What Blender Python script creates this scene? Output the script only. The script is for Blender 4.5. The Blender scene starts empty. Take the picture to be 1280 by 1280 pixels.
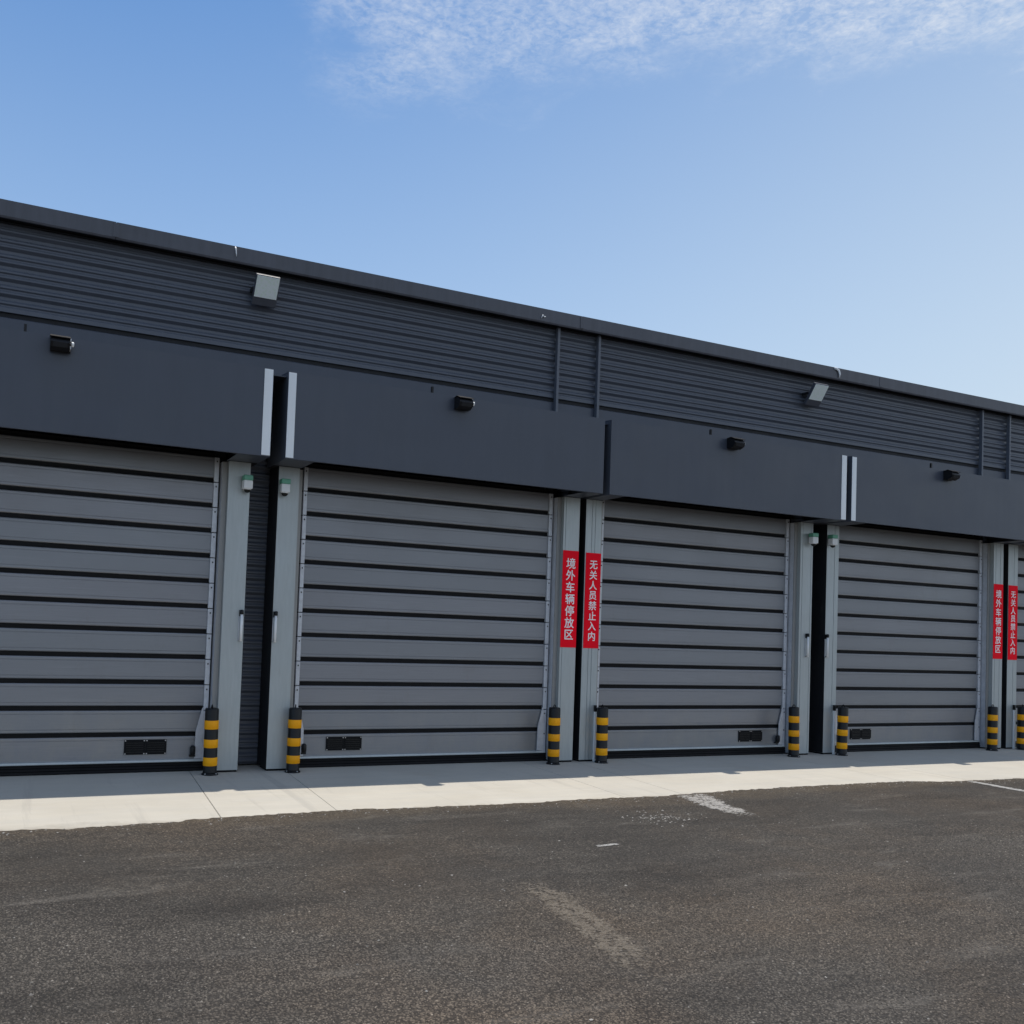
import bpy, bmesh, math, random
from mathutils import Vector, Matrix
random.seed(7)
R = math.radians
scene = bpy.context.scene
COL = scene.collection

# ------------------------------------------------------------------ camera
YAW, PITCH, ROLL = 0.430085, 0.038762, 0.037222
cam_d = bpy.data.cameras.new('camera'); cam = bpy.data.objects.new('camera', cam_d); COL.objects.link(cam)
cy, sy, cp, sp = math.cos(YAW), math.sin(YAW), math.cos(PITCH), math.sin(PITCH)
fw = Vector((sy*cp, cy*cp, sp)); rt0 = Vector((cy, -sy, 0)); up0 = rt0.cross(fw)
rt = math.cos(ROLL)*rt0 + math.sin(ROLL)*up0
up = -math.sin(ROLL)*rt0 + math.cos(ROLL)*up0
M = Matrix((rt, up, -fw)).transposed().to_4x4(); M.translation = Vector((0, -9.9733, 1.6))
cam.matrix_world = M
cam_d.sensor_width = 36; cam_d.sensor_fit = 'HORIZONTAL'
cam_d.lens = 1184.477/1280*36
cam_d.shift_x = 0.075672; cam_d.shift_y = 0.076584
cam_d.clip_start = 0.05; cam_d.clip_end = 6000
scene.camera = cam

# ------------------------------------------------------------------ sky, sun, exposure
SUN = Vector((0.12, 0.147, 1.0)).normalized()
EL = math.asin(SUN.z); AZ = math.atan2(SUN.x, SUN.y)
world = bpy.data.worlds.new('World'); scene.world = world; world.use_nodes = True
nt = world.node_tree; N = nt.nodes; Lk = nt.links
for n in list(N): N.remove(n)
def wn(t, **k):
    n = N.new(t)
    for a, b in k.items(): setattr(n, a, b)
    return n
def wmath(op, a, b=None, c=None, clamp=False):
    n = wn('ShaderNodeMath', operation=op); n.use_clamp = clamp
    for i, v in enumerate((a, b, c)):
        if v is None: continue
        if isinstance(v, (int, float)): n.inputs[i].default_value = v
        else: Lk.new(v, n.inputs[i])
    return n.outputs[0]
out = wn('ShaderNodeOutputWorld'); bg = wn('ShaderNodeBackground'); bg.inputs[1].default_value = 0.15
sky = wn('ShaderNodeTexSky', sky_type='NISHITA'); sky.sun_disc = False
sky.sun_elevation = EL; sky.sun_rotation = AZ; sky.altitude = 50; sky.air_density = 1.0; sky.dust_density = 0.6; sky.ozone_density = 1.4
tc = wn('ShaderNodeTexCoord'); sep = wn('ShaderNodeSeparateXYZ'); Lk.new(tc.outputs['Generated'], sep.inputs[0])
zz = wmath('MAXIMUM', sep.outputs[2], 0.04)
u = wmath('DIVIDE', sep.outputs[0], zz); v = wmath('DIVIDE', sep.outputs[1], zz)
comb = wn('ShaderNodeCombineXYZ'); Lk.new(u, comb.inputs[0]); Lk.new(v, comb.inputs[1])
# thin high cloud: a field of small puffs with a ragged far edge
def wnoise(scale, detail, rough, dist=0.0, vec=None):
    n = wn('ShaderNodeTexNoise'); n.inputs['Scale'].default_value = scale; n.inputs['Detail'].default_value = detail
    n.inputs['Roughness'].default_value = rough; n.inputs['Distortion'].default_value = dist
    Lk.new(vec or comb.outputs[0], n.inputs['Vector']); return n.outputs['Fac']
edge = wmath('ADD', wmath('MULTIPLY', u, 0.493), wmath('MULTIPLY', v, 0.870))
side = wmath('SUBTRACT', wmath('MULTIPLY', u, 0.870), wmath('MULTIPLY', v, 0.493))
big = wnoise(3.2, 3, 0.5); mid = wnoise(9, 6, 0.62, 0.6)
rag = wmath('ADD', wmath('MULTIPLY', wmath('SUBTRACT', big, 0.5), 0.42), wmath('MULTIPLY', wmath('SUBTRACT', mid, 0.5), 0.30))
e1 = wmath('ADD', wmath('ADD', edge, rag), wmath('MULTIPLY', wmath('SUBTRACT', side, 0.12), 0.17))
m1 = wn('ShaderNodeMapRange'); m1.interpolation_type = 'SMOOTHERSTEP'; Lk.new(e1, m1.inputs[0])
m1.inputs[1].default_value = 1.84; m1.inputs[2].default_value = 1.50; m1.inputs[3].default_value = 0; m1.inputs[4].default_value = 1
s1 = wmath('ADD', side, rag)
m2 = wn('ShaderNodeMapRange'); m2.interpolation_type = 'SMOOTHERSTEP'; Lk.new(s1, m2.inputs[0])
m2.inputs[1].default_value = -0.46; m2.inputs[2].default_value = -0.20; m2.inputs[3].default_value = 0; m2.inputs[4].default_value = 1
puff = wnoise(72, 5, 0.62, 0.5); wisp = wnoise(11, 8, 0.6, 1.0)
pm = wn('ShaderNodeMapRange'); Lk.new(wmath('ADD', wmath('MULTIPLY', puff, 0.44), wmath('MULTIPLY', wisp, 0.56)), pm.inputs[0])
pm.inputs[1].default_value = 0.39; pm.inputs[2].default_value = 0.66; pm.inputs[3].default_value = 0.10; pm.inputs[4].default_value = 0.95
dens = wmath('MULTIPLY', wmath('MULTIPLY', m1.outputs[0], m2.outputs[0]), pm.outputs[0], clamp=True)
thick = wn('ShaderNodeMapRange'); Lk.new(s1, thick.inputs[0]); thick.inputs[1].default_value = -0.1; thick.inputs[2].default_value = 0.7; thick.inputs[3].default_value = 0.60; thick.inputs[4].default_value = 1.05
dens = wmath('MULTIPLY', dens, thick.outputs[0])
dens = wmath('MULTIPLY', dens, 0.85, clamp=True)
# clear-air colour, then a thin high veil that thickens low down and towards the east (+x)
tint = wn('ShaderNodeMix', data_type='RGBA', blend_type='MULTIPLY'); tint.inputs[0].default_value = 1
Lk.new(sky.outputs[0], tint.inputs[6]); tint.inputs[7].default_value = (0.57, 0.81, 0.98, 1)
xp = wmath('MAXIMUM', sep.outputs[0], 0.0)
veil = wmath('ADD', wmath('MULTIPLY', wmath('SUBTRACT', 0.565, sep.outputs[2]), 1.27), wmath('MULTIPLY', wmath('MULTIPLY', xp, xp), 0.65))
veil = wmath('MINIMUM', wmath('MAXIMUM', veil, 0.0), 0.9)
vm = wn('ShaderNodeMix', data_type='RGBA'); Lk.new(veil, vm.inputs[0]); Lk.new(tint.outputs[2], vm.inputs[6]); vm.inputs[7].default_value = (4.15, 4.95, 5.7, 1)
mix = wn('ShaderNodeMix', data_type='RGBA'); Lk.new(dens, mix.inputs[0]); Lk.new(vm.outputs[2], mix.inputs[6])
mix.inputs[7].default_value = (5.6, 5.8, 6.1, 1)
Lk.new(mix.outputs[2], bg.inputs[0]); Lk.new(bg.outputs[0], out.inputs[0])

sd = bpy.data.lights.new('sun', 'SUN'); sd.energy = 3.9; sd.angle = R(0.53); sd.color = (1, 0.93, 0.83)
sun = bpy.data.objects.new('sun', sd); COL.objects.link(sun); sun.rotation_euler = SUN.to_track_quat('Z', 'Y').to_euler()
scene.view_settings.view_transform = 'Standard'; scene.view_settings.look = 'None'
scene.view_settings.exposure = 0; scene.view_settings.gamma = 1; scene.view_settings.use_curve_mapping = False
scene.cycles.max_bounces = 6; scene.cycles.diffuse_bounces = 4; scene.cycles.transparent_max_bounces = 6

# ------------------------------------------------------------------ helpers
def tag(o, label=None, cat=None, group=None, kind=None):
    for k, v_ in (('label', label), ('category', cat), ('group', group), ('kind', kind)):
        if v_: o[k] = v_
    return o
def empty(name, loc, label, cat, group=None):
    o = bpy.data.objects.new(name, None); COL.objects.link(o); o.location = loc; o.empty_display_size = .1
    return tag(o, label, cat, group)
def mesh(name, verts, faces, mat, smooth=False):
    me = bpy.data.meshes.new(name); me.from_pydata([tuple(a) for a in verts], [], faces); me.update()
    if mat: me.materials.append(mat)
    bm = bmesh.new(); bm.from_mesh(me); bmesh.ops.recalc_face_normals(bm, faces=bm.faces); bm.to_mesh(me); bm.free()
    if smooth:
        for p in me.polygons: p.use_smooth = True
    return me
def link(name, me, parent=None, loc=(0, 0, 0)):
    o = bpy.data.objects.new(name, me); COL.objects.link(o); o.location = loc
    if parent: o.parent = parent
    return o
def box_me(name, x0, x1, y0, y1, z0, z1, mat, bev=0.0, seg=2):
    bm = bmesh.new(); bmesh.ops.create_cube(bm, size=1)
    for w in bm.verts: w.co = Vector((x0+(w.co.x+.5)*(x1-x0), y0+(w.co.y+.5)*(y1-y0), z0+(w.co.z+.5)*(z1-z0)))
    if bev: bmesh.ops.bevel(bm, geom=list(bm.edges), offset=bev, segments=seg, affect='EDGES', profile=.6)
    me = bpy.data.meshes.new(name); bm.to_mesh(me); bm.free(); me.materials.append(mat)
    return me
def box(name, x0, x1, y0, y1, z0, z1, mat, parent=None, bev=0.0):
    return link(name, box_me(name, x0, x1, y0, y1, z0, z1, mat, bev), parent)
def extrude_x(name, prof, x0, x1, mat, closed=True):
    """prof: (y, z) outline carried along x"""
    n = len(prof); vs = [(x0, a, b) for a, b in prof]+[(x1, a, b) for a, b in prof]
    fs = [(i, (i+1) % n, n+(i+1) % n, n+i) for i in range(n if closed else n-1)]
    if closed: fs += [tuple(range(n)), tuple(range(2*n-1, n-1, -1))]
    return mesh(name, vs, fs, mat)
def extrude_z(name, prof, z0, z1, mat):
    n = len(prof); vs = [(a, b, z0) for a, b in prof]+[(a, b, z1) for a, b in prof]
    fs = [(i, (i+1) % n, n+(i+1) % n, n+i) for i in range(n)]+[tuple(range(n)), tuple(range(2*n-1, n-1, -1))]
    return mesh(name, vs, fs, mat)
def lathe_me(name, prof, mat, seg=28):
    vs, fs = [], []
    for r, z in prof:
        for i in range(seg):
            a = 2*math.pi*i/seg; vs.append((r*math.cos(a), r*math.sin(a), z))
    for j in range(len(prof)-1):
        for i in range(seg):
            k = (i+1) % seg; fs.append((j*seg+i, j*seg+k, (j+1)*seg+k, (j+1)*seg+i))
    fs.append(tuple(range(seg))); fs.append(tuple((len(prof)-1)*seg+i for i in range(seg)))
    me = mesh(name, vs, fs, mat)
    for p in me.polygons: p.use_smooth = len(p.vertices) == 4
    return me
def tube_me(name, pts, r, mat, seg=8, flat=1.0):
    vs, fs = [], []
    P = [Vector(p) for p in pts]
    for i, p in enumerate(P):
        t = (P[min(i+1, len(P)-1)]-P[max(i-1, 0)]).normalized()
        a = t.cross(Vector((0, 1, 0.01))).normalized(); b = t.cross(a)
        rr = r[i] if isinstance(r, (list, tuple)) else r
        for k in range(seg):
            th = 2*math.pi*k/seg; vs.append(p+a*math.cos(th)*rr+b*math.sin(th)*rr*flat)
    for i in range(len(P)-1):
        for k in range(seg):
            q = (k+1) % seg; fs.append((i*seg+k, i*seg+q, (i+1)*seg+q, (i+1)*seg+k))
    fs.append(tuple(range(seg))); fs.append(tuple((len(P)-1)*seg+k for k in range(seg)))
    return mesh(name, vs, fs, mat, True)

# ------------------------------------------------------------------ materials
class Mt:
    def __init__(s, name, base=(.5, .5, .5), rough=.5, metal=0.0, spec=.5):
        s.m = bpy.data.materials.new(name); s.m.use_nodes = True; s.t = s.m.node_tree
        s.b = s.t.nodes['Principled BSDF']; s.b.inputs['Base Color'].default_value = (*base, 1)
        s.b.inputs['Roughness'].default_value = rough; s.b.inputs['Metallic'].default_value = metal
        s.b.inputs['Specular IOR Level'].default_value = spec
        s.tc = s.t.nodes.new('ShaderNodeTexCoord'); s.geo = s.t.nodes.new('ShaderNodeNewGeometry')
    def n(s, t, **k):
        q = s.t.nodes.new(t)
        for a, b in k.items(): setattr(q, a, b)
        return q
    def l(s, a, b): s.t.links.new(a, b)
    def vec(s, scale=(1, 1, 1), world=True, loc=(0, 0, 0)):
        mp = s.n('ShaderNodeMapping'); mp.inputs['Scale'].default_value = scale; mp.inputs['Location'].default_value = loc
        s.l(s.geo.outputs['Position'] if world else s.tc.outputs['Object'], mp.inputs[0]); return mp.outputs[0]
    def noise(s, vec, scale, detail=4, rough=.55, dist=0):
        q = s.n('ShaderNodeTexNoise'); q.inputs['Scale'].default_value = scale; q.inputs['Detail'].default_value = detail
        q.inputs['Roughness'].default_value = rough; q.inputs['Distortion'].default_value = dist; s.l(vec, q.inputs['Vector']); return q.outputs['Fac']
    def mr(s, x, a, b, c=0., d=1.):
        q = s.n('ShaderNodeMapRange'); s.l(x, q.inputs[0])
        for i, w in enumerate((a, b, c, d)): q.inputs[i+1].default_value = w
        return q.outputs[0]
    def math(s, op, a, b, clamp=False):
        q = s.n('ShaderNodeMath', operation=op); q.use_clamp = clamp
        for i, w in enumerate((a, b)):
            if isinstance(w, (int, float)): q.inputs[i].default_value = w
            else: s.l(w, q.inputs[i])
        return q.outputs[0]
    def mix(s, f, a, b, mode='MIX'):
        q = s.n('ShaderNodeMix', data_type='RGBA', blend_type=mode)
        if isinstance(f, (int, float)): q.inputs[0].default_value = f
        else: s.l(f, q.inputs[0])
        for i, w in ((6, a), (7, b)):
            if isinstance(w, tuple): q.inputs[i].default_value = (*w, 1)
            else: s.l(w, q.inputs[i])
        return q.outputs[2]
    def col(s, c): s.l(c, s.b.inputs['Base Color'])
    def rgh(s, c): s.l(c, s.b.inputs['Roughness'])
    def bump(s, h, dist, strength=1.0):
        q = s.n('ShaderNodeBump'); q.inputs['Distance'].default_value = dist; q.inputs['Strength'].default_value = strength
        s.l(h, q.inputs['Height']); s.l(q.outputs[0], s.b.inputs['Normal'])

def painted(name, c, rough=.4, metal=0., var=.12, wav=.0006, spec=.5, wear=.15):
    s = Mt(name, c, rough, metal, spec); a = s.noise(s.vec(), 1.7, 5, .6); b = s.noise(s.vec((1, 1, .12)), 9, 5, .6)
    f = s.math('ADD', s.math('MULTIPLY', a, .5), s.math('MULTIPLY', b, .5))
    lo = tuple(x*(1-var) for x in c); hi = tuple(min(1, x*(1+var)) for x in c)
    base = s.mix(s.mr(f, .35, .65), lo, hi)
    base = s.mix(s.mr(s.noise(s.vec((1, 1, .25)), 5.0, 8, .7), .58, .8, 0, wear), base, (.20, .185, .16))   # dust
    s.col(base); s.rgh(s.mr(a, .3, .7, rough*.85, min(1, rough*1.2)))
    if wav: s.bump(s.noise(s.vec((1, 1, 1.3)), 1.1 if wav > .0009 else 2.4, 2, .5), wav*(28 if wav > .0009 else 10), .5)
    return s.m
M_hood = painted('hood_paint', (.060, .070, .094), .36, 0, .07, .0010, .5, .05)
M_clad = painted('cladding_paint', (.090, .101, .126), .38, 0, .07, 0, .5, .03)
M_fascia = painted('fascia_paint', (.085, .088, .104), .42, 0, .22, .001, .5, .22)
M_trim = painted('trim_paint', (.12, .13, .155), .40, 0, .15)
M_roof = painted('roof_sheet', (.12, .13, .15), .5)
M_black = painted('black_rubber', (.006, .006, .007), .65, 0, .3, 0, .2, .04)
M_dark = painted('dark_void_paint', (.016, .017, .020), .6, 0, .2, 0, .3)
M_white = painted('white_plastic', (.82, .83, .83), .4, 0, .06, 0)
M_green = painted('green_plastic', (.13, .38, .26), .4, 0, .08, 0)
M_strip = painted('pale_aluminium_strip', (.88, .90, .90), .45, 0, .05, 0, .5, .10)
M_blk_plastic = painted('black_plastic', (.006, .006, .007), .42, 0, .2, 0, .35, .02)
M_grey_plastic = painted('grey_plastic', (.18, .185, .20), .45, 0, .1, 0)
M_bolt = painted('zinc_bolt', (.45, .45, .46), .35, .8, .1, 0)

# galvanised / brushed columns
s = Mt('column_steel', (.42, .46, .48), .38, .35)
a = s.noise(s.vec((1, 1, .10)), 38, 4, .6); b = s.noise(s.vec((1, 1, .5)), 1.6, 4, .6)
c = s.mix(s.mr(a, .3, .7), (.385, .425, .435), (.450, .490, .500)); c = s.mix(s.mr(b, .35, .7, 0, .5), c, (.405, .420, .410))
c = s.mix(s.mr(s.noise(s.vec((1, 1, .3)), 7, 8, .7), .6, .82, 0, .35), c, (.24, .22, .19))
s.col(c); s.rgh(s.mr(b, .3, .7, .34, .46)); s.bump(s.noise(s.vec((1, 1, .4)), 5, 2), .002, .4); M_colm = s.m
# door panels: brushed aluminium, grain along x
s = Mt('door_aluminium', (.3, .3, .32), .45, .45)
a = s.noise(s.vec((.35, 1, 30)), 6, 6, .65); b = s.noise(s.vec((.5, 1, 1)), 1.3, 4, .6)
oi = s.n('ShaderNodeObjectInfo')
c = s.mix(s.mr(a, .3, .7), (.228, .232, .254), (.300, .304, .328)); c = s.mix(s.mr(b, .35, .7, 0, .5), c, (.262, .262, .272))
c = s.mix(s.mr(oi.outputs['Random'], 0, 1, 0, .60), c, (.235, .250, .268))
c = s.mix(s.mr(s.noise(s.vec((1, 1, .5)), 4.5, 9, .72), .56, .8, 0, .25), c, (.18, .165, .14))
sz = s.n('ShaderNodeSeparateXYZ'); s.l(s.geo.outputs['Position'], sz.inputs[0])
low = s.math('MULTIPLY', s.mr(sz.outputs[2], .9, .12), s.mr(s.noise(s.vec((1, 1, .6)), 3.1, 9, .74), .38, .72))      # splashed dust on the lowest panels
c = s.mix(s.math('MULTIPLY', low, .42), c, (.40, .365, .30))
rub_ = s.mr(s.noise(s.vec((.25, 1, 5)), 4.0, 8, .7, .4), .60, .74)
c = s.mix(s.math('MULTIPLY', rub_, .22), c, (.40, .41, .43))
s.col(c); s.rgh(s.mr(b, .3, .7, .34, .50)); s.bump(s.math('ADD', a, s.math('MULTIPLY', b, 3.0)), .0012, .35); M_panel = s.m
s = Mt('rail_aluminium', (.48, .50, .53), .4, .3)
c = s.mix(s.mr(s.noise(s.vec(), 14, 6, .7), .35, .7), (.62, .64, .68), (.50, .51, .54)); s.col(c); M_rail = s.m
M_cover = painted('guide_cover_steel', (.30, .295, .285), .45, .2, .08)
# signs
M_red = painted('sign_red', (.95, .002, .018), .6, 0, .05, 0, .12, .02)
M_char = painted('sign_white_print', (.93, .91, .91), .5, 0, .03, 0, .3, .05)
M_yellow = painted('reflective_yellow', (1.0, .40, .004), .5, 0, .12, 0, .25, .30)
M_lamp = painted('lamp_housing', (.075, .080, .098), .45, 0, .06, 0)
# lamp glass
s = Mt('lamp_glass', (.50, .56, .52), .3, 0, .6)
v1 = s.n('ShaderNodeTexVoronoi'); v1.inputs['Scale'].default_value = 34; s.l(s.vec(), v1.inputs['Vector'])
s.col(s.mix(s.mr(v1.outputs['Distance'], .1, .6), (.84, .95, .84), (.92, .98, .95))); M_glass = s.m
# concrete
s = Mt('apron_concrete', (.42, .40, .36), .85, 0, .3)
P = s.vec()
a = s.noise(P, 1.1, 6, .6); b = s.noise(s.vec((.5, 3.0, 1)), 2.2, 7, .65); g = s.noise(P, 150, 3, .6)
c = s.mix(s.mr(a, .3, .7), (.500, .462, .388), (.575, .540, .465)); c = s.mix(s.mr(b, .42, .75, 0, .45), c, (.44, .43, .40))
c = s.mix(s.mr(s.noise(s.vec((1, 1.6, 1)), 5, 9, .72), .60, .78, 0, .45), c, (.30, .26, .20))
mpx = s.n('ShaderNodeMapping'); mpx.inputs['Rotation'].default_value = (0, 0, R(52)); mpx.inputs['Scale'].default_value = (.7, 7, 1); s.l(s.geo.outputs['Position'], mpx.inputs[0])
c = s.mix(s.mr(s.noise(mpx.outputs[0], 1.6, 7, .66, .8), .55, .72, 0, .40), c, (.62, .59, .54))      # dragged scuffs
mpy = s.n('ShaderNodeMapping'); mpy.inputs['Rotation'].default_value = (0, 0, R(8)); mpy.inputs['Scale'].default_value = (9, .5, 1); s.l(s.geo.outputs['Position'], mpy.inputs[0])
c = s.mix(s.mr(s.noise(mpy.outputs[0], .55, 6, .7, .5), .57, .70, 0, .34), c, (.30, .285, .26))      # tyre soiling in and out of the doors
# dirt washed up from the asphalt along the ragged edge
sp_ = s.n('ShaderNodeSeparateXYZ'); s.l(s.geo.outputs['Position'], sp_.inputs[0])
ed = s.math('ADD', sp_.outputs[1], s.math('MULTIPLY', s.noise(P, 3.5, 7, .7), .55))
c = s.mix(s.mr(ed, -1.95, -2.12, 0, .65), c, (.27, .235, .18))
c = s.mix(s.mr(g, .35, .65, 0, .16), c, (.26, .25, .23))
oi = s.n('ShaderNodeObjectInfo'); c = s.mix(s.mr(oi.outputs['Random'], 0, 1, 0, .22), c, (.40, .39, .36))
s.col(c); s.bump(s.math('ADD', g, s.math('MULTIPLY', a, 2)), .0015, .5); M_conc = s.m
# asphalt: stones of 6-12 mm in dark binder
def asphalt(name, tint=(1, 1, 1), paint=None):
    s = Mt(name, (.06, .06, .06), .85, 0, .35); P = s.vec()
    wob = s.n('ShaderNodeMixRGB'); 
    vo = s.n('ShaderNodeTexVoronoi'); vo.inputs['Scale'].default_value = 62; vo.inputs['Randomness'].default_value = 1; s.l(P, vo.inputs['Vector'])
    vb = s.n('ShaderNodeTexVoronoi'); vb.inputs['Scale'].default_value = 150; s.l(P, vb.inputs['Vector'])
    sx = s.n('ShaderNodeSeparateColor'); s.l(vo.outputs['Color'], sx.inputs[0])
    sb = s.n('ShaderNodeSeparateColor'); s.l(vb.outputs['Color'], sb.inputs[0])
    st = s.mix(s.mr(sx.outputs[0], 0, 1), (.022, .019, .016), (.158, .142, .122))
    st = s.mix(s.mr(sb.outputs[1], 0, 1, 0, .5), st, (.045, .042, .040))
    st = s.mix(s.mr(sx.outputs[1], .9945, .996, 0, .8), st, (.30, .29, .27))           # odd pale stones
    st = s.mix(s.mr(vo.outputs['Distance'], .30, .62, 0, .88), st, (.018, .017, .016))   # binder between stones
    big = s.noise(P, .55, 5, .6, .4); mid = s.noise(s.vec((.6, 2.0, 1)), 1.6, 7, .68, .5); br = s.noise(s.vec((1, 1, 1), loc=(11, 4, 0)), .42, 5, .62)
    c = s.mix(s.mr(big, .3, .7, 0, .45), st, (.070, .064, .056)); 
    c = s.mix(s.mr(big, .35, .72), s.mix(1., c, (1.30, 1.27, 1.22), 'MULTIPLY'), s.mix(1., c, (.68, .67, .67), 'MULTIPLY'))
    c = s.mix(s.mr(br, .45, .72, 0, .50), c, s.mix(1., c, (1.55, 1.22, .90), 'MULTIPLY'))
    c = s.mix(s.mr(mid, .56, .72, 0, .50), c, s.mix(s.mr(sx.outputs[2], 0, 1), (.10, .092, .080), (.225, .205, .180)))                       # dusty streaks
    dk = s.noise(s.vec((.5, 2.2, 1), loc=(3, 7, 0)), 1.1, 6, .66, .4)
    c = s.mix(s.mr(dk, .50, .68, 0, .80), c, s.mix(1., c, (.55, .54, .54), 'MULTIPLY'))
    # soil gathered along the concrete edge
    sp_ = s.n('ShaderNodeSeparateXYZ'); s.l(s.geo.outputs['Position'], sp_.inputs[0])
    ed = s.math('ADD', sp_.outputs[1], s.math('MULTIPLY', s.math('SUBTRACT', s.noise(s.vec((.5, 1, 1)), 2.5, 7, .7), .5), 1.1))
    c = s.mix(s.mr(ed, -2.75, -2.28, 0, .60), c, s.mix(s.mr(sx.outputs[2], 0, 1), (.055, .038, .022), (.150, .118, .080)))
    if paint:                                            # worn paint: the coat survives in flakes, thinning towards its edges
        at_ = s.n('ShaderNodeAttribute'); at_.attribute_name = 'coat'
        cov = s.math('ADD', s.math('ADD', s.math('MULTIPLY', s.noise(s.vec((.6, 1.6, 1)), 22, 8, .78), 1.0), s.math('MULTIPLY', sx.outputs[0], .34)), s.math('MULTIPLY', at_.outputs['Fac'], .50))
        c = s.mix(.18, paint[3], c)
        s.l(s.mr(cov, paint[0], paint[1], 0, paint[2]), s.b.inputs['Alpha'])
    s.col(c)
    h = s.math('SUBTRACT', s.math('MULTIPLY', sx.outputs[2], .5), vo.outputs['Distance'])
    s.bump(h, .012, 1.0)
    return s.m
M_asph = asphalt('asphalt')
s = Mt('aggregate_stone', (.1, .1, .1), .8, 0, .35); P = s.vec(); isl = s.geo.outputs['Random Per Island']
c = s.mix(isl, (.018, .016, .014), (.142, .127, .109)); c = s.mix(s.mr(isl, .990, .993, 0, .5), c, (.30, .28, .25))
big = s.noise(P, .55, 5, .6, .4); br = s.noise(s.vec((1, 1, 1), loc=(11, 4, 0)), .42, 5, .62); dk = s.noise(s.vec((.5, 2.2, 1), loc=(3, 7, 0)), 1.1, 6, .66, .4)
c = s.mix(s.mr(big, .35, .72), s.mix(1., c, (1.20, 1.18, 1.15), 'MULTIPLY'), s.mix(1., c, (.78, .77, .77), 'MULTIPLY'))
c = s.mix(s.mr(br, .45, .72, 0, .50), c, s.mix(1., c, (1.55, 1.22, .90), 'MULTIPLY'))
c = s.mix(s.mr(dk, .50, .68, 0, .80), c, s.mix(1., c, (.55, .54, .54), 'MULTIPLY'))
s.col(c); M_agg = s.m
M_line = asphalt('worn_white_line', paint=(.88, 1.12, .85, (.52, .50, .47)))
M_line_faint = asphalt('faded_line', paint=(.90, 1.18, .52, (.32, .275, .22)))
M_line_pale = asphalt('thin_white_line', paint=(.84, 1.0, .85, (.55, .54, .52)))
s = Mt('soil', (.10, .09, .07), .95); s.col(s.mix(s.mr(s.noise(s.vec(), .3, 6), .3, .7), (.08, .075, .06), (.13, .12, .095))); M_soil = s.m
s = Mt('pebble', (.3, .29, .27), .8); oi = s.n('ShaderNodeObjectInfo')
s.col(s.mix(s.mr(s.noise(s.vec(), 30, 2), .35, .65), (.06, .055, .05), (.36, .34, .31))); M_peb = s.m

# ------------------------------------------------------------------ ground
def sheet(name, x0, x1, y0, y1, z, mat):
    return tag(link(name, mesh(name, [(x0, y0, z), (x1, y0, z), (x1, y1, z), (x0, y1, z)], [(0, 1, 2, 3)], mat)), kind='structure')
sheet('ground', -2500, 2500, -2500, 2500, -0.16, M_soil)
def apron_edge(x):
    K = [(-60, -2.3), (-2, -2.36), (.09, -2.41), (.63, -2.44), (1.21, -2.39), (1.78, -2.31), (2.26, -2.29), (2.78, -2.26), (3.56, -2.31), (4.34, -2.35), (5.08, -2.31), (6.0, -2.34),
         (6.66, -2.27), (7.3, -2.23), (8.04, -2.20), (9.56, -2.19), (10.4, -2.34), (11.6, -2.36), (14, -2.28), (120, -2.3)]
    for (xa, ya), (xb, yb) in zip(K, K[1:]):
        if xa <= x <= xb: f = (x-xa)/(xb-xa); e = ya+(yb-ya)*f*f*(3-2*f); break
    e += .006*math.sin(x*9.1)+.006*math.sin(x*17+2)
    return e
rnd = random.Random(3)
xs_ = [-60, -30, -12]+[-6+i*.035 for i in range(int(28/.035))]+[30, 60, 120]
top = []; low = []
for i, x in enumerate(xs_):
    j = rnd.uniform(-.016, .016)+rnd.uniform(-.012, .012)*(1 if rnd.random() < .3 else 0)
    e = apron_edge(x) + j
    top.append((x, e, .012)); low.append((x, e+.012, .0005))
n = len(xs_); back = [(x, -4.5, .012) for x in xs_]; far = [(x, -120, .012) for x in xs_]
vs = low+top+back+far
fs = []
for r_ in range(3):
    for i in range(n-1): fs.append((r_*n+i, r_*n+i+1, (r_+1)*n+i+1, (r_+1)*n+i))
asph = tag(link('asphalt_yard', mesh('asphalt_yard', vs, fs, M_asph)), kind='structure')
# concrete apron of separately cast slabs with recessed joints (the joints run slightly askew, as poured)
apron = bpy.data.objects.new('concrete_apron', None); COL.objects.link(apron); apron['kind'] = 'structure'
JX = [-6.0, -2.6, -1.35, 1.93, 2.93, 5.90, 6.62, 9.95, 10.9, 13.9, 14.95, 18.3, 19.5, 24.0]
def slab(x0, x1):
    g = .0018; sk = -.10
    vs = []
    for z, i_ in ((-.14, 0), (-.005, 0), (0, .004)):
        a0, a1 = x0+g+i_, x1-g-i_
        vs += [(a0+sk*.0, .60-i_, z), (a1, .60-i_, z), (a1+sk*1.25*2, -2.75+i_, z), (a0+sk*1.25*2, -2.75+i_, z)]
    fs = []
    for r_ in range(2):
        for i in range(4): fs.append((r_*4+i, r_*4+(i+1) % 4, (r_+1)*4+(i+1) % 4, (r_+1)*4+i))
    fs += [(8, 9, 10, 11), (0, 3, 2, 1)]
    return link('slab', mesh('slab', vs, fs, M_conc), apron)
for a_, b_ in zip(JX, JX[1:]): slab(a_, b_)

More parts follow.
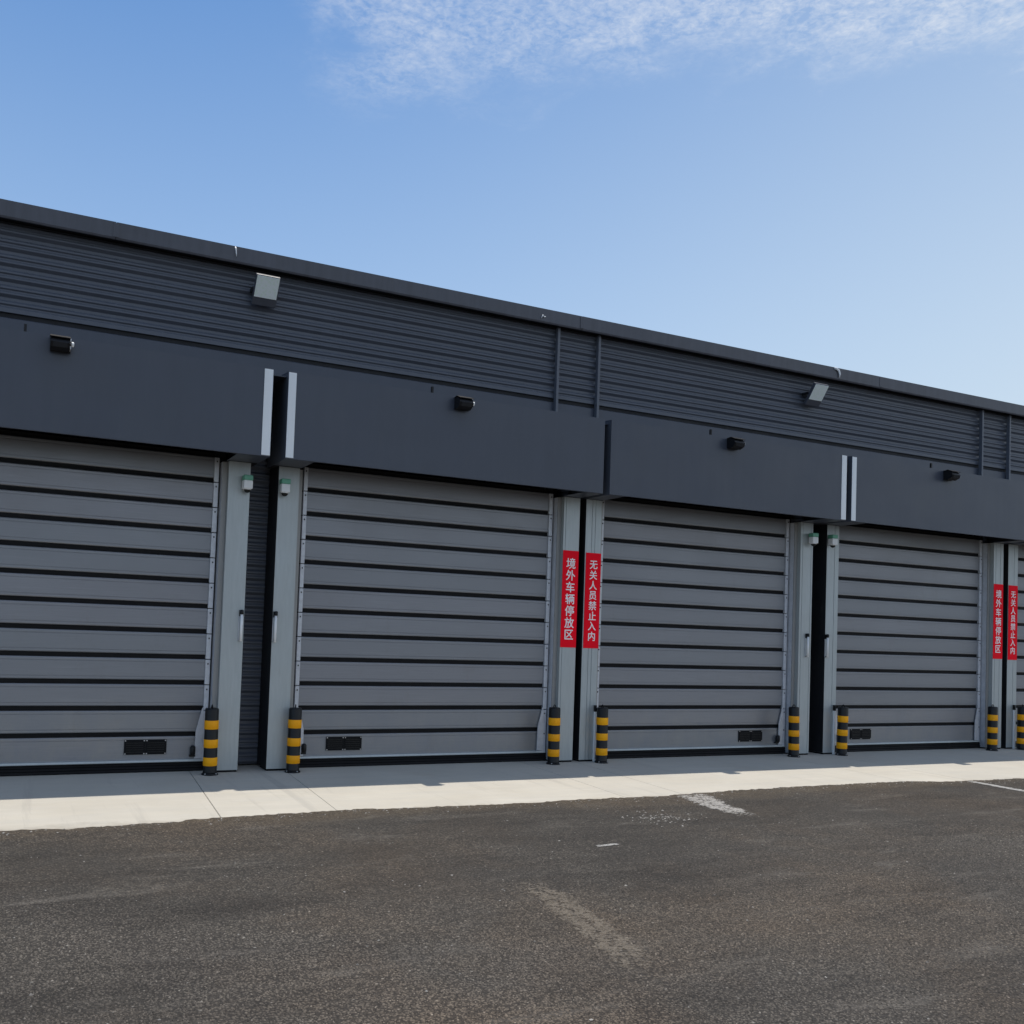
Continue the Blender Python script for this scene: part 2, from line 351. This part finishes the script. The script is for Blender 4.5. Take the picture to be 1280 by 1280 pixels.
# stones standing proud of the binder in the near part of the yard, thinning out where they get too small to see
import numpy as np
rg = np.random.default_rng(5)
def aggregate(x0, x1, y0, y1, step, far0, far1):
    nx, ny = int((x1-x0)/step), int((y1-y0)/step)
    gx, gy = np.meshgrid(np.arange(nx), np.arange(ny)); gx = gx.ravel(); gy = gy.ravel()
    X = x0+(gx+.5+rg.uniform(-.45, .45, gx.size))*step; Y = y0+(gy+.5+rg.uniform(-.45, .45, gx.size))*step
    patch = .5+.5*np.sin(X*1.7+1.3*np.sin(Y*1.1))*np.sin(Y*2.3+np.sin(X*.9+2))
    keep = (rg.random(X.size) < np.clip((far1-Y)/(far1-far0), 0, 1)*(.62+.30*patch)) & (X < 5.6+(Y+7.3)*.95) & (X > -1.2)
    fy = np.clip((-4.66-Y)/1.75, 0, 1); cx_ = 3.15-.13*fy-.22*fy**2
    keep &= ~((np.abs(X-cx_) < .105) & (Y < -4.66) & (Y > -6.4) & (rg.random(X.size) < .62))      # worn-in paint fills between the stones
    X, Y = X[keep], Y[keep]; n_ = X.size
    rad = rg.uniform(.0032, .0066, n_)*np.where(rg.random(n_) < .06, 1.35, 1); hgt = rad*rg.uniform(.25, .75, n_); a0 = rg.uniform(0, 6.28, n_)
    V = np.zeros((n_, 9, 3), dtype=np.float32)
    for k in range(5):
        an = a0+k*1.2566+rg.uniform(-.25, .25, n_); q = rad*rg.uniform(.75, 1.2, n_)
        V[:, k, 0] = X+q*np.cos(an); V[:, k, 1] = Y+q*np.sin(an); V[:, k, 2] = .0112
    for k in range(3):
        an = a0+.4+k*2.094; q = rad*rg.uniform(.35, .62, n_)
        V[:, 5+k, 0] = X+q*np.cos(an); V[:, 5+k, 1] = Y+q*np.sin(an); V[:, 5+k, 2] = .012+hgt*rg.uniform(.75, 1.1, n_)
    V = V[:, :8]
    F = np.array([[5, 6, 7], [0, 1, 5], [1, 6, 5], [1, 2, 6], [2, 3, 6], [3, 7, 6], [3, 4, 7], [4, 0, 7], [0, 5, 7]])
    T = (F[None]+8*np.arange(n_)[:, None, None]).reshape(-1).astype(np.int32); nf = n_*9
    me = bpy.data.meshes.new('aggregate'); me.vertices.add(n_*8); me.loops.add(nf*3); me.polygons.add(nf)
    me.vertices.foreach_set('co', V.reshape(-1)); me.loops.foreach_set('vertex_index', T)
    me.polygons.foreach_set('loop_start', (np.arange(nf)*3).astype(np.int32)); me.update(calc_edges=True); me.materials.append(M_agg)
    o = link('aggregate', me, asph); o['kind'] = 'stuff'; return o
aggregate(-1.2, 8.2, -8.0, -3.7, .0118, -6.0, -3.7)

# worn paint on the asphalt, as thin sheets 4 mm above it with ragged outlines
def marking(name, pts_l, pts_r, mat, z=.016, rag=.02, seed=1):
    rr = random.Random(seed); vs, fs = [], []; m = 26
    def at(P, t):
        t *= len(P)-1; i = min(int(t), len(P)-2); f = t-i
        return Vector((P[i][0]+(P[i+1][0]-P[i][0])*f, P[i][1]+(P[i+1][1]-P[i][1])*f, z))
    K = 6; coat = []
    for i in range(m+1):
        a = at(pts_l, i/m); b = at(pts_r, i/m); mid_ = (a+b)/2
        j = Vector((rr.uniform(-rag, rag), rr.uniform(-rag, rag)*.3, 0))
        for k in range(K+1):
            f = k/K; vs.append(mid_+(a-mid_)*(1-2*f)*1.35+j); coat.append((0, .80, 1.0, .72, 1.0, .80, 0)[k]*min(1, 4*i/m+.25, 4*(m-i)/m+.05))
    for i in range(m):
        for k in range(K): q = i*(K+1)+k; fs.append((q, q+1, q+K+2, q+K+1))
    me = mesh(name, vs, fs, mat); at2 = me.attributes.new('coat', 'FLOAT', 'POINT')
    for i, w in enumerate(coat): at2.data[i].value = w
    return tag(link(name, me), kind='structure')
marking('road_marking', [(6.24, -2.28), (6.14, -2.85), (6.08, -3.42)], [(6.62, -2.28), (6.42, -2.85), (6.26, -3.46)], M_line, rag=.04)
marking('road_marking', [(3.06, -4.66), (2.95, -5.30), (2.86, -5.80), (2.72, -6.40)], [(3.24, -4.66), (3.16, -5.30), (3.08, -5.80), (2.90, -6.46)], M_line_faint, rag=.03, seed=3)
marking('road_marking', [(4.13, -4.045), (4.37, -4.025)], [(4.13, -4.005), (4.37, -3.985)], M_line_pale, rag=.004, seed=5)
marking('road_marking', [(10.50, -2.33), (10.45, -3.2)], [(10.60, -2.33), (10.56, -3.2)], M_line_pale, rag=.012, seed=6)
marking('road_marking', [(14.6, -2.40), (14.5, -4.6)], [(14.72, -2.40), (14.63, -4.6)], M_line_pale, rag=.015, seed=8)
# loose stones
vs, fs = [], []
rr = random.Random(12)
def stone(x, y, r, z=.012):
    b = len(vs); h = r*rr.uniform(.5, .9); a0 = rr.uniform(0, 6)
    for k in range(5):
        a = a0+k*1.257; q = r*rr.uniform(.75, 1.2); vs.append((x+q*math.cos(a), y+q*math.sin(a), z+h*.15))
    vs.append((x+rr.uniform(-.3, .3)*r, y+rr.uniform(-.3, .3)*r, z+h))
    for k in range(5): fs.append((b+k, b+(k+1) % 5, b+5))
for i in range(420):
    y = rr.uniform(-8.2, -2.45); stone(rr.uniform(-1.5, 9), y, rr.uniform(.003, .009)*(1.3 if rr.random() < .1 else 1))
for i in range(420):
    x = rr.uniform(0, 14); stone(x, apron_edge(x)-abs(rr.gauss(0, .10))-.01, rr.uniform(.004, .011))
for i in range(110):                                                    # a spill of pale stones near the worn line
    stone(rr.gauss(5.35, .20), rr.gauss(-3.25, .14), rr.uniform(.004, .014))
tag(link('loose_gravel', mesh('loose_gravel', vs, fs, M_peb)), 'loose pale stones scattered over the dark asphalt', 'gravel', kind='stuff')

# ------------------------------------------------------------------ warehouse
WY = .30                                   # outer line of the cladding
bld = empty('warehouse_building', (8, WY, 0), 'long dark grey warehouse clad in ribbed metal sheet above the roller doors', 'building')
def bl(o):
    o.parent = bld; o.location = (-8, -WY, 0); return o
def ribbed(x0, x1, z0, z1, y=WY):
    """horizontally ribbed sheet: a broad and a narrow rib in every 155 mm"""
    P_ = .155; prof = []; z = z1
    base = [(0, .034), (.010, .034), (.034, .004), (.052, .004), (.064, .018), (.078, .018), (.092, .004), (.108, .004), (.136, .034)]
    k = 0
    while z1-k*P_ > z0+.02:
        for dz, dy in base:
            zq = z1-k*P_-dz
            if zq >= z0: prof.append((y+dy-.034, zq))
        k += 1
    prof.append((prof[-1][0], z0)); prof += [(y+.06, z0), (y+.06, z1)]
    return extrude_x('cladding_sheet', prof, x0, x1, M_clad)
POSTS = [-1.82, -1.20, 6.275, 6.892, 14.335, 15.01]
edges = [-14]+POSTS+[32]
for a_, b_ in zip(edges, edges[1:]): bl(link('cladding_sheet', ribbed(a_, b_, 4.56, 5.47)))
for x in POSTS:
    bl(box('joint_trim', x-.018, x+.018, WY-.095, WY-.036, 4.30, 5.452, M_trim, bev=.004))
# flat flashing band below the ribs, with a hem
bl(link('flashing', extrude_x('flashing', [(WY-.030, 4.10), (WY-.030, 4.500), (WY-.020, 4.508), (WY+.05, 4.508), (WY+.05, 4.10)], -14, 32, M_hood)))
bl(box('drip_shadow_plate', -14, 32, WY-.006, WY+.05, 4.5095, 4.5585, M_dark))  # dark plate standing in for the shadow line under the lowest rib
# cladding seen in the gaps between the door columns
for a_, b_ in ((-14, -1.35), (2.20, 2.86), (6.35, 6.80), (10.30, 10.92), (14.40, 14.88), (18.40, 32)):
    bl(link('cladding_sheet', ribbed(a_, b_, .02, 3.88, .42)))
# fascia in lengths with visible joints, hemmed along its lower edge
FX = [-14, -3.2, .9, 6.56, 11.9, 17.6, 32]
for a_, b_ in zip(FX, FX[1:]):
    j = random.uniform(0, .004)
    prof = [(.12+j, 5.462), (.12+j, 5.620), (.20, 5.632), (.20, 5.60), (.135, 5.60), (.135, 5.455), (.150, 5.452), (.150, 5.444), (.128+j, 5.444)]
    bl(link('fascia_panel', extrude_x('fascia_panel', prof, a_+.003, b_-.003, M_fascia)))
    if b_ < 30: bl(box('fascia_joint_cover', b_-.03, b_+.03, .1165, .1195, 5.465, 5.61, M_fascia))
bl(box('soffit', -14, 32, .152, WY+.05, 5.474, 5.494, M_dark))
# body: roof and remaining walls
bl(link('roof', extrude_x('roof', [(.205, 5.60), (16, 6.1), (32, 5.60), (32, 5.56), (.205, 5.50)], -14, 32, M_roof)))
bl(box('side_wall', -14.0, -13.8, WY+.07, 31.8, -.1, 5.48, M_clad))
bl(box('side_wall', 31.8, 32.0, WY+.07, 31.8, -.1, 5.48, M_clad))
bl(box('rear_wall', -14, 32, 31.82, 32, -.1, 5.48, M_clad))
bl(box('wall_beam', -14, 32, WY+.062, WY+.30, 3.9, 5.47, M_dark))

# ------------------------------------------------------------------ roller doors
CW = .231                                   # column width
ZK = [.128 + 0*i for i in range(0)]
SEAM0, PITCHZ = .3865, .2692
HB, HT, HF = 3.279, 4.188, -.486            # hood bottom, top, front
def column_me(groove, side):
    """side +1: door is on the +x side of this column"""
    w = CW; prof = [(0, 0)]
    def gr(x): return [(x-.004, 0), (x-.003, .006), (x+.003, .006), (x+.004, 0)]
    if groove:
        for gx in sorted(groove): prof += gr(gx)
    prof += [(w, 0), (w, .385), (0, .385)]
    if side > 0: prof = [(w-a, b) for a, b in prof]
    return extrude_z('side_column', prof, .022, HB-.004, M_colm)
def panel_me(w):
    h = PITCHZ-.046
    y = .165
    prof = [(y+.012, 0), (y+.003, .004), (y, .010), (y, .030), (y+.003, .032), (y+.003, .036), (y, .038), (y, h-.038), (y+.003, h-.036), (y+.003, h-.032), (y, h-.030),
            (y, h-.010), (y+.003, h-.004), (y+.012, h), (y+.04, h), (y+.04, 0)]
    return extrude_x('door_panel', prof, 0, w, M_panel)
def roller_door(x0, x1, hl, hr, strip, vent, label, grooves=((), ())):
    d = empty('roller_door', (x0, 0, 0), label, 'roller door', 'grey roller doors along the warehouse front')
    W_ = x1-x0
    for sgn, gx, gro in ((-1, 0, grooves[0]), (1, W_-CW, grooves[1])):
        o = link('side_column', column_me(gro, 1 if sgn < 0 else -1), d, (gx, 0, 0))
        box('foot', .006, CW-.006, .006, .28, 0.0, .021, M_black, o)
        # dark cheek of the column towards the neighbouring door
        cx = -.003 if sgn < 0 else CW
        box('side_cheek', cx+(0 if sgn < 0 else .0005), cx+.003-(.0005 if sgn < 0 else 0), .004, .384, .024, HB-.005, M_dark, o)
    # guides
    pl, pr = CW+.140, W_-CW-.122
    for a, b, s_ in ((CW+.001, pl, -1), (pr, W_-CW-.001, 1)):
        g = box('guide_rail', a, b, .192, .26, .0, 3.60, M_dark, d)
        q0, q1 = (pl-.045, pl) if s_ < 0 else (pr, pr+.050)
        # return angle lining the jamb
        jx = (CW+.046, CW+.054) if s_ < 0 else (W_-CW-.054, W_-CW-.046)
        box('jamb_angle', jx[0], jx[1], .073, .19, .02, 3.27, M_rail, d)
        cvx = (CW+.0015, CW+.052) if s_ < 0 else (W_-CW-.052, W_-CW-.0015)
        box('guide_cover', cvx[0], cvx[1], .060, .072, .02, 3.27, M_cover, d)
        cap = box_me('end_cap', q0, q1, .146, .19, .004, PITCHZ-.004, M_rail, .003, 1)
        bolt = box_me('bolt', (q0+q1)/2-.006, (q0+q1)/2+.006, .140, .1455, PITCHZ-.055, PITCHZ-.040, M_blk_plastic)
        for k in range(12):
            c_ = link('end_cap', cap, d, (0, 0, SEAM0-.023-PITCHZ+.0+k*PITCHZ+(.02 if k == 0 else 0)))
            link('hinge_pin', bolt, c_)
        # funnel-shaped plate at the foot of the guide
        e = q0 if s_ > 0 else q1; t = -s_
        vs = [(e, .140, .13), (e+t*.075, .140, .13), (e+t*.070, .140, .42), (e+t*.012, .140, .66), (e, .140, .66)]
        if s_ > 0: vs = vs[::-1]
        vv = vs+[(a_, b_+.012, c_) for a_, b_, c_ in vs]; n_ = 5
        ff = [tuple(range(5)), tuple(range(9, 4, -1))]+[(i, (i+1) % 5, 5+(i+1) % 5, 5+i) for i in range(5)]
        link('guide_flare', mesh('guide_flare', vv, ff, M_rail), d)
    # curtain
    pm = panel_me(pr-pl)
    rub = box_me('rubber_hinge', pl, pr, .181, .20, -.023, .023, M_black)
    for k in range(12):
        seam = SEAM0+k*PITCHZ
        if k == 0:
            h = seam-.023-.128; y = .165
            prof = [(y, 0), (y, h-.038), (y+.003, h-.036), (y+.003, h-.032), (y, h-.030), (y, h-.010), (y+.003, h-.004), (y+.012, h), (y+.04, h), (y+.04, 0)]
            link('door_panel', extrude_x('door_panel', prof, 0, pr-pl, M_panel), d, (pl, 0, .128))
        else: link('door_panel', pm, d, (pl+random.uniform(-.001, .001), random.uniform(-.0015, .0015), seam-PITCHZ+.023)).rotation_euler.x = random.uniform(-.006, .006)
        link('rubber_hinge', rub, d, (0, 0, seam))
    link('bottom_rail', extrude_x('bottom_rail', [(.135, .100), (.130, .106), (.134, .124), (.162, .130), (.22, .130), (.22, .100)], pl-.04, pr+.04, M_colm), d)
    link('bottom_seal', extrude_x('bottom_seal', [(.150, .0), (.140, .010), (.150, .030), (.144, .040), (.156, .060), (.150, .070), (.158, .097), (.21, .097), (.21, 0)], CW+.02, W_-CW-.02, M_black), d)
    # vents
    if vent:
        va = CW+.479-.0 if vent < 0 else W_-CW-.479-.425
        for i in range(2):
            f = box('vent', va+i*.212, va+i*.212+.209, .150, .1645, .182, .335, M_black, d, bev=.004)
            for k in range(5): link('vent_slat', box_me('vent_slat', va+i*.212+.018, va+i*.212+.188, .146, .1495, .204+k*.023, .212+k*.023, M_blk_plastic), f)
            for bx in ((.010, .196)): 
                for bz in (.192, .325): link('screw', box_me('screw', va+i*.212+bx-.006, va+i*.212+bx+.006, .1455, .1495, bz-.006, bz+.006, M_bolt), f)
        sx_ = CW+.217 if vent < 0 else W_-CW-.217-.0
        f = link('edge_sensor', lathe_me('edge_sensor', [(.024, .175), (.028, .183), (.028, .250), (.020, .264), (.010, .269)], M_blk_plastic, 14), d, (sx_, .128, 0))
        f2 = box('sensor_bracket', sx_-.03, sx_+.03, .137, .163, .150, .172, M_blk_plastic, d)
    # hood: folded front with lips, open underneath between the columns
    a, b = -hl, W_+hr
    t_ = .012
    prof = [(HF+.030, HB+.002), (HF+.002, HB), (HF, HB+.004), (HF, HT), (WY-.035, HT+.07), (WY-.035, HT+.055), (HF+.03+t_, HT-t_), (HF+t_, HT-.02), (HF+t_, HB+t_), (HF+.030, HB+t_)]
    hood = link('hood', extrude_x('hood', prof, a, b, M_hood), d)
    for xe, xs2 in ((a, a+.004), (b-.004, b)):
        vv = [(HF+t_+.001, HB+.0), (HF+t_+.001, HT-.021), (HF+.045, HT-.013), (WY-.04, HT+.053), (WY-.04, HB)]
        link('hood_cheek', extrude_x('hood_cheek', vv, xe+.0005, xs2-.0005, M_clad), hood)
    for p0, p1 in ((a+.006, CW+.02), (W_-CW-.02, b-.006)):
        box('underside_plate', p0, p1, HF+.034, .10 if False else -.002, HB+.001, HB+.009, M_hood, hood)
        box('underside_filler', p0, p1, .0, WY-.045, HB-.001, HB+.007, M_dark, hood)
    box('roll_drum_cover', CW+.03, W_-CW-.03, HF+.06, .12, 3.62, 3.66, M_dark, hood)
    if strip:
        q = (b-.093, b-.004) if strip > 0 else (a-.004+.001, a+.081)
        if strip < 0: q = (a+.002, a+.084)
        box('end_strip', q[0], q[1], HF-.007, HF-.0005, HB+.012, HT-.010, M_strip, hood, bev=.001)
    # stub of the cable gland behind the hood front
    st = W_*.411 if True else 0
    box('cable_gland', st-.012, st+.012, HF+.05, HF+.075, HT+.006, HT+.085, M_blk_plastic, hood)
    return d
D1 = roller_door(-1.489, 2.367, .0, .077, 1, 1, 'grey roller door at the left edge of the picture, cut off by it')
D2 = roller_door(2.677, 6.532, .073, .0, -1, -1, 'widest fully visible grey roller door, left of the nearest red sign pair', ((), (.03,)))
D3 = roller_door(6.628, 10.463, .0, .087, 1, 1, 'grey roller door just right of the nearest red sign pair', ((.09, .14), (.04, .20)))
D4 = roller_door(10.738, 14.581, .088, .0, -1, -1, 'grey roller door between the two red sign pairs, right of the middle dark gap', ((.08,), (.05, .16)))
D5 = roller_door(14.706, 18.549, .0, .08, 1, 1, 'grey roller door at the right edge of the picture, only a sliver showing', ((.09,), (.05,)))

for xa, xb in ((2.4445, 2.6035), (6.5325, 6.6275), (10.5505, 10.6495), (14.5815, 14.7055)):
    bl(link('gap_sun_block', extrude_x('gap_sun_block', [(-.415, 4.150), (WY-.036, 4.20), (WY-.036, 4.190), (-.415, 4.140)], xa, xb, M_hood)))  # added plates that keep sunlight from falling through between the hoods
# wall handles (pull rods with a black cap) on the columns beside the wide gaps: parts of the columns' doors
def handle(door, x, y=-.03):
    lx = x-door.location.x
    o = link('pull_rod', tube_me('pull_rod', [(0, 0, 1.375), (0, 0, 1.665)], .015, M_white, 10), door, (lx, -.030, 0))
    link('rod_cap', lathe_me('rod_cap', [(.017, 1.660), (.020, 1.668), (.020, 1.700), (.012, 1.708)], M_blk_plastic, 14), o)
    box('rod_bracket', -.010, .010, .0, .029, 1.380, 1.396, M_grey_plastic, o)
    box('rod_bracket', -.022, .022, .012, .0295, 1.640, 1.705, M_blk_plastic, o)
    box('rod_backplate', -.026, -.018, .020, .0295, 1.385, 1.640, M_rail, o)
handle(D1, 2.335); handle(D2, 2.703); handle(D3, 10.378); handle(D4, 10.752)
# light strips standing behind the bollards on the right-hand columns
for dd, x in ((D3, 6.838), (D4, 10.925), (D5, 14.865)):
    o = box('safety_light_strip', x-dd.location.x-.010, x-dd.location.x+.010, -.034, -.003, .0, .69, M_strip, dd, bev=.002)
    box('strip_cap', x-dd.location.x-.012, x-dd.location.x+.012, -.036, -.0022, .62, .70, M_blk_plastic, o)

# ------------------------------------------------------------------ bollards
def make_bollard():
    b = empty('bollard', (0, 0, 0), 'x', 'bollard', 'black and yellow banded bollards by the door columns')
    post = link('post', lathe_me('post', [(.074, .020), (.070, .030), (.070, .668), (.066, .680), (.055, .684)], M_blk_plastic, 32), b)
    link('eye_bolt', tube_me('eye_bolt', [(-.018, 0, .682), (-.014, 0, .705), (0, 0, .716), (.014, 0, .705), (.018, 0, .682)], .006, M_blk_plastic, 6), post)
    for z0, z1 in ((.470, .560), (.280, .366), (.096, .182)):
        link('yellow_band', lathe_me('yellow_band', [(.0705, z0), (.0730, z0+.003), (.0730, z1-.003), (.0705, z1)], M_yellow, 32), b)
    foot = link('foot_flange', lathe_me('foot_flange', [(.084, 0), (.084, .010), (.076, .019)], M_blk_plastic, 28), b)
    bm = lathe_me('flange_bolt', [(.008, .0155), (.008, .026), (.004, .028)], M_bolt, 6)
    for k in range(4):
        a = k*math.pi/2+.6; link('flange_bolt', bm, foot, (.0775*math.cos(a), .0775*math.sin(a), -.006))
    return b
def copy_tree(o, parent=None):
    c = o.copy(); COL.objects.link(c)
    if parent: c.parent = parent
    for ch in list(o.children): copy_tree(ch, c)
    return c
BL = [(2.055, 'banded bollard left of the widest dark gap, nearest the left door'),
      (2.932, 'banded bollard right of the widest dark gap, at the left foot of the second door'),
      (6.182, 'banded bollard below the left sign of the nearest red sign pair'),
      (6.880, 'banded bollard below the right sign of the nearest red sign pair'),
      (10.062, 'banded bollard on the left side of the middle dark gap between doors three and four'),
      (10.967, 'banded bollard on the right side of the middle dark gap, foot of the fourth door'),
      (14.196, 'banded bollard below the left sign of the far red sign pair'),
      (14.905, 'rightmost banded bollard, cut by the right edge of the picture')]
b0 = make_bollard()
for i, (x, lab) in enumerate(BL):
    o = b0 if i == 0 else copy_tree(b0)
    o.location = (x, -.122, 0); o.rotation_euler = (random.uniform(-.012, .012), random.uniform(-.014, .014), random.uniform(0, 6)); o['label'] = lab

# ------------------------------------------------------------------ signs
def sign(x0, x1, z0, z1, text, label, grp):
    s_ = empty('column_sign', ((x0+x1)/2, -.002, z0), label, 'sign', grp)
    w = x1-x0; h = z1-z0
    link('sign_board', box_me('sign_board', -w/2, w/2, -.003, 0, 0, h, M_red), s_)
    n = len(text); top, bot = .085, .085; step = (h-top-bot)/n
    size = min(step*.93, .150)
    for i, ch in enumerate(text):
        cu = bpy.data.curves.new('character', 'FONT'); cu.body = ch; cu.size = size*1.02; cu.align_x = 'CENTER'; cu.align_y = 'CENTER'
        cu.resolution_u = 3; cu.extrude = .0004
        tmp = bpy.data.objects.new('tmp', cu); COL.objects.link(tmp)
        dg = bpy.context.evaluated_depsgraph_get(); dg.update()
        me = bpy.data.meshes.new_from_object(tmp.evaluated_get(dg)); me.name = 'character'
        bpy.data.objects.remove(tmp)
        me.transform(Matrix.Rotation(math.pi/2, 4, 'X'))
        if me.vertices:
            zs = [v_.co.z for v_ in me.vertices]; xs2 = [v_.co.x for v_ in me.vertices]
            me.transform(Matrix.Translation((-(min(xs2)+max(xs2))/2, 0, -(min(zs)+max(zs))/2)))
        # bold print: the glyph laid down five times a hair apart
        bm = bmesh.new(); e_ = size*.017
        for q, (dx, dz) in enumerate(((0, 0), (-e_, 0), (e_, 0), (0, -e_*.7), (0, e_*.7))):
            m2_ = me.copy(); m2_.transform(Matrix.Translation((dx, -.00025*q, dz))); bm.from_mesh(m2_); bpy.data.meshes.remove(m2_)
        bm.to_mesh(me); bm.free()
        me.materials.clear(); me.materials.append(M_char)
        link('character', me, s_, (.004, -.0036, h-top-step*(i+.5)))
T1, T2 = '境外车辆停放区', '无关人员禁止入内'
sign(6.303, 6.531, 1.412, 2.612, T1, 'red vertical sign with seven white characters, left one of the nearest sign pair', 'red column signs')
sign(6.640, 6.866, 1.410, 2.604, T2, 'red vertical sign with eight white characters, right one of the nearest sign pair', 'red column signs')
sign(14.353, 14.579, 1.430, 2.620, T1, 'red vertical sign with seven white characters, left one of the far sign pair', 'red column signs')
sign(14.712, 14.935, 1.420, 2.616, T2, 'red vertical sign with eight white characters at the right edge of the picture', 'red column signs')

# ------------------------------------------------------------------ small dome cameras below the hoods
def make_cam():
    c = empty('column_camera', (0, 0, 0), 'x', 'camera', 'small green and white cameras on the door columns')
    link('housing', box_me('housing', -.048, .048, -.115, -.022, -.070, .020, M_white, .010, 3), c)
    link('green_cover', box_me('green_cover', -.050, .050, -.118, -.020, .021, .075, M_green, .012, 3), c)
    link('wall_mount', box_me('wall_mount', -.030, .030, -.021, -.001, -.045, .045, M_grey_plastic, .003), c)
    l_ = link('lens_dome', lathe_me('lens_dome', [(.036, -.071), (.036, -.080), (.031, -.094), (.020, -.106), (.006, -.111)], M_blk_plastic, 18), c, (.0, -.070, 0))
    link('dome_ring', lathe_me('dome_ring', [(.040, -.0705), (.042, -.074), (.040, -.078)], M_white, 18), l_)
    return c
c0 = make_cam()
for i, (x, z, rz, lab) in enumerate([(2.320, 3.055, .12, 'green topped white camera on the column left of the widest gap'),
                          (2.730, 3.055, .0, 'green topped white camera on the column right of the widest gap'),
                          (10.408, 3.050, -.35, 'green topped white camera on the column left of the middle gap'),
                          (10.775, 3.055, -.1, 'green topped white camera on the column right of the middle gap')]):
    o = c0 if i == 0 else copy_tree(c0)
    o.location = (x, 0, z); o['label'] = lab; o.rotation_euler = (0, 0, rz*.3)

# ------------------------------------------------------------------ motion sensors on the hood fronts
def make_sensor():
    c = empty('motion_sensor', (0, 0, 0), 'x', 'sensor', 'black motion sensors on the hood fronts')
    link('back_plate', box_me('back_plate', -.075, .075, -.012, -.001, -.055, .060, M_blk_plastic, .003), c)
    body = extrude_x('housing', [(-.013, .048), (-.060, .052), (-.115, .030), (-.135, -.004), (-.120, -.040), (-.060, -.062), (-.013, -.050)], -.078, .062, M_blk_plastic)
    h_ = link('housing', body, c)
    link('lens_window', extrude_x('lens_window', [(-.136, -.004), (-.139, -.006), (-.124, -.042), (-.121, -.041)], -.060, .045, M_dark), h_)
    for z in (.030, -.030):
        link('side_arm', box_me('side_arm', .063, .072, -.100, -.013, z-.012, z+.012, M_rail, .002), c)
    k_ = lathe_me('pivot_knob', [(.018, 0), (.020, .004), (.020, .016), (.012, .020)], M_strip, 14)
    o = link('pivot_knob', k_, c, (.073, -.085, 0)); o.rotation_euler = (0, math.pi/2, 0)
    link('rain_visor', extrude_x('rain_visor', [(-.013, .056), (-.070, .062), (-.135, .036), (-.133, .031), (-.068, .057), (-.013, .052)], -.082, .066, M_blk_plastic), c)
    return c
s0 = make_sensor()
for i, (x, lab) in enumerate([(.405, 'black motion sensor on the hood of the leftmost door'), (4.60, 'black motion sensor on the hood of the widest fully visible door'),
                              (8.51, 'black motion sensor on the hood of the door right of the nearest sign pair'), (12.59, 'black motion sensor on the hood of the fourth door, furthest right')]):
    o = s0 if i == 0 else copy_tree(s0)
    o.location = (x, HF, 4.105); o['label'] = lab; o.scale = (1.2, 1.15, 1.2)

# ------------------------------------------------------------------ floodlights under the eaves
def make_flood():
    c = empty('floodlight', (0, 0, 0), 'x', 'floodlight', 'square floodlights under the eaves')
    # a slanted housing: foot against the wall, top leaning out, lamp glass in its upper part; origin on the wall
    H_ = .335; t = R(34); w = .134
    fr = Vector((0, -math.sin(t), math.cos(t))); nrm = Vector((0, -math.cos(t), -math.sin(t)))
    head = bpy.data.objects.new('lamp_body', box_me('lamp_body', -w, w, -.048, 0, 0, H_, M_lamp, .010)); COL.objects.link(head); head.parent = c
    head.location = (0, -.022, -.150); head.rotation_euler = (t, 0, 0)
    link('lamp_glass', box_me('lamp_glass', -w+.010, w-.010, -.0535, -.0485, .092, H_-.010, M_glass, .002), head)
    link('driver_box', box_me('driver_box', -.085, .085, .0005, .045, .10, .22, M_lamp, .006), head)
    for sx_ in (-w-.009, w+.001): link('mounting_arm', box_me('mounting_arm', sx_, sx_+.008, -.120, -.001, -.030, .004, M_blk_plastic), c)
    link('mounting_plate', box_me('mounting_plate', -w-.009, w+.009, -.008, -.001, -.034, .008, M_blk_plastic), c)
    return c
f0 = make_flood()
for i, (x, z, lab) in enumerate([(2.475, 5.225, 'square floodlight under the eaves on the left, above the widest gap'), (10.60, 5.195, 'square floodlight under the eaves on the right, above the middle gap')]):
    o = f0 if i == 0 else copy_tree(f0)
    o.location = (x, WY-.036, z); o['label'] = lab
    o.rotation_euler = (0, 0, R(0))

# ------------------------------------------------------------------ scraps caught on the fascia
def arc(x, z, pts, r, name, label):
    o = link(name, tube_me(name, [(a, b, c_) for a, b, c_ in pts], r, M_white, 8, .5), None, (x, .112, z))
    return tag(o, label, 'scrap')
arc(10.98, 5.52, [(-.05, 0, .085), (-.01, -.004, .080), (.03, -.008, .055), (.05, -.010, .01), (.045, -.006, -.045)], [.018, .020, .020, .018, .010], 'plastic_scrap', 'pale curled plastic scrap hanging on the fascia at the right')
arc(2.12, 5.56, [(0, 0, .05), (.006, -.004, .02), (.012, -.004, -.03), (.014, -.002, -.055)], [.008, .009, .006, .003], 'plastic_scrap', 'thin pale plastic scrap hanging on the fascia above the left floodlight')
arc(5.98, 5.50, [(-.03, 0, -.01), (-.01, -.004, .03), (.01, -.004, .01), (.03, -.002, .02)], [.006, .010, .009, .005], 'plastic_scrap', 'small crumpled pale scrap on the fascia left of its middle joint')
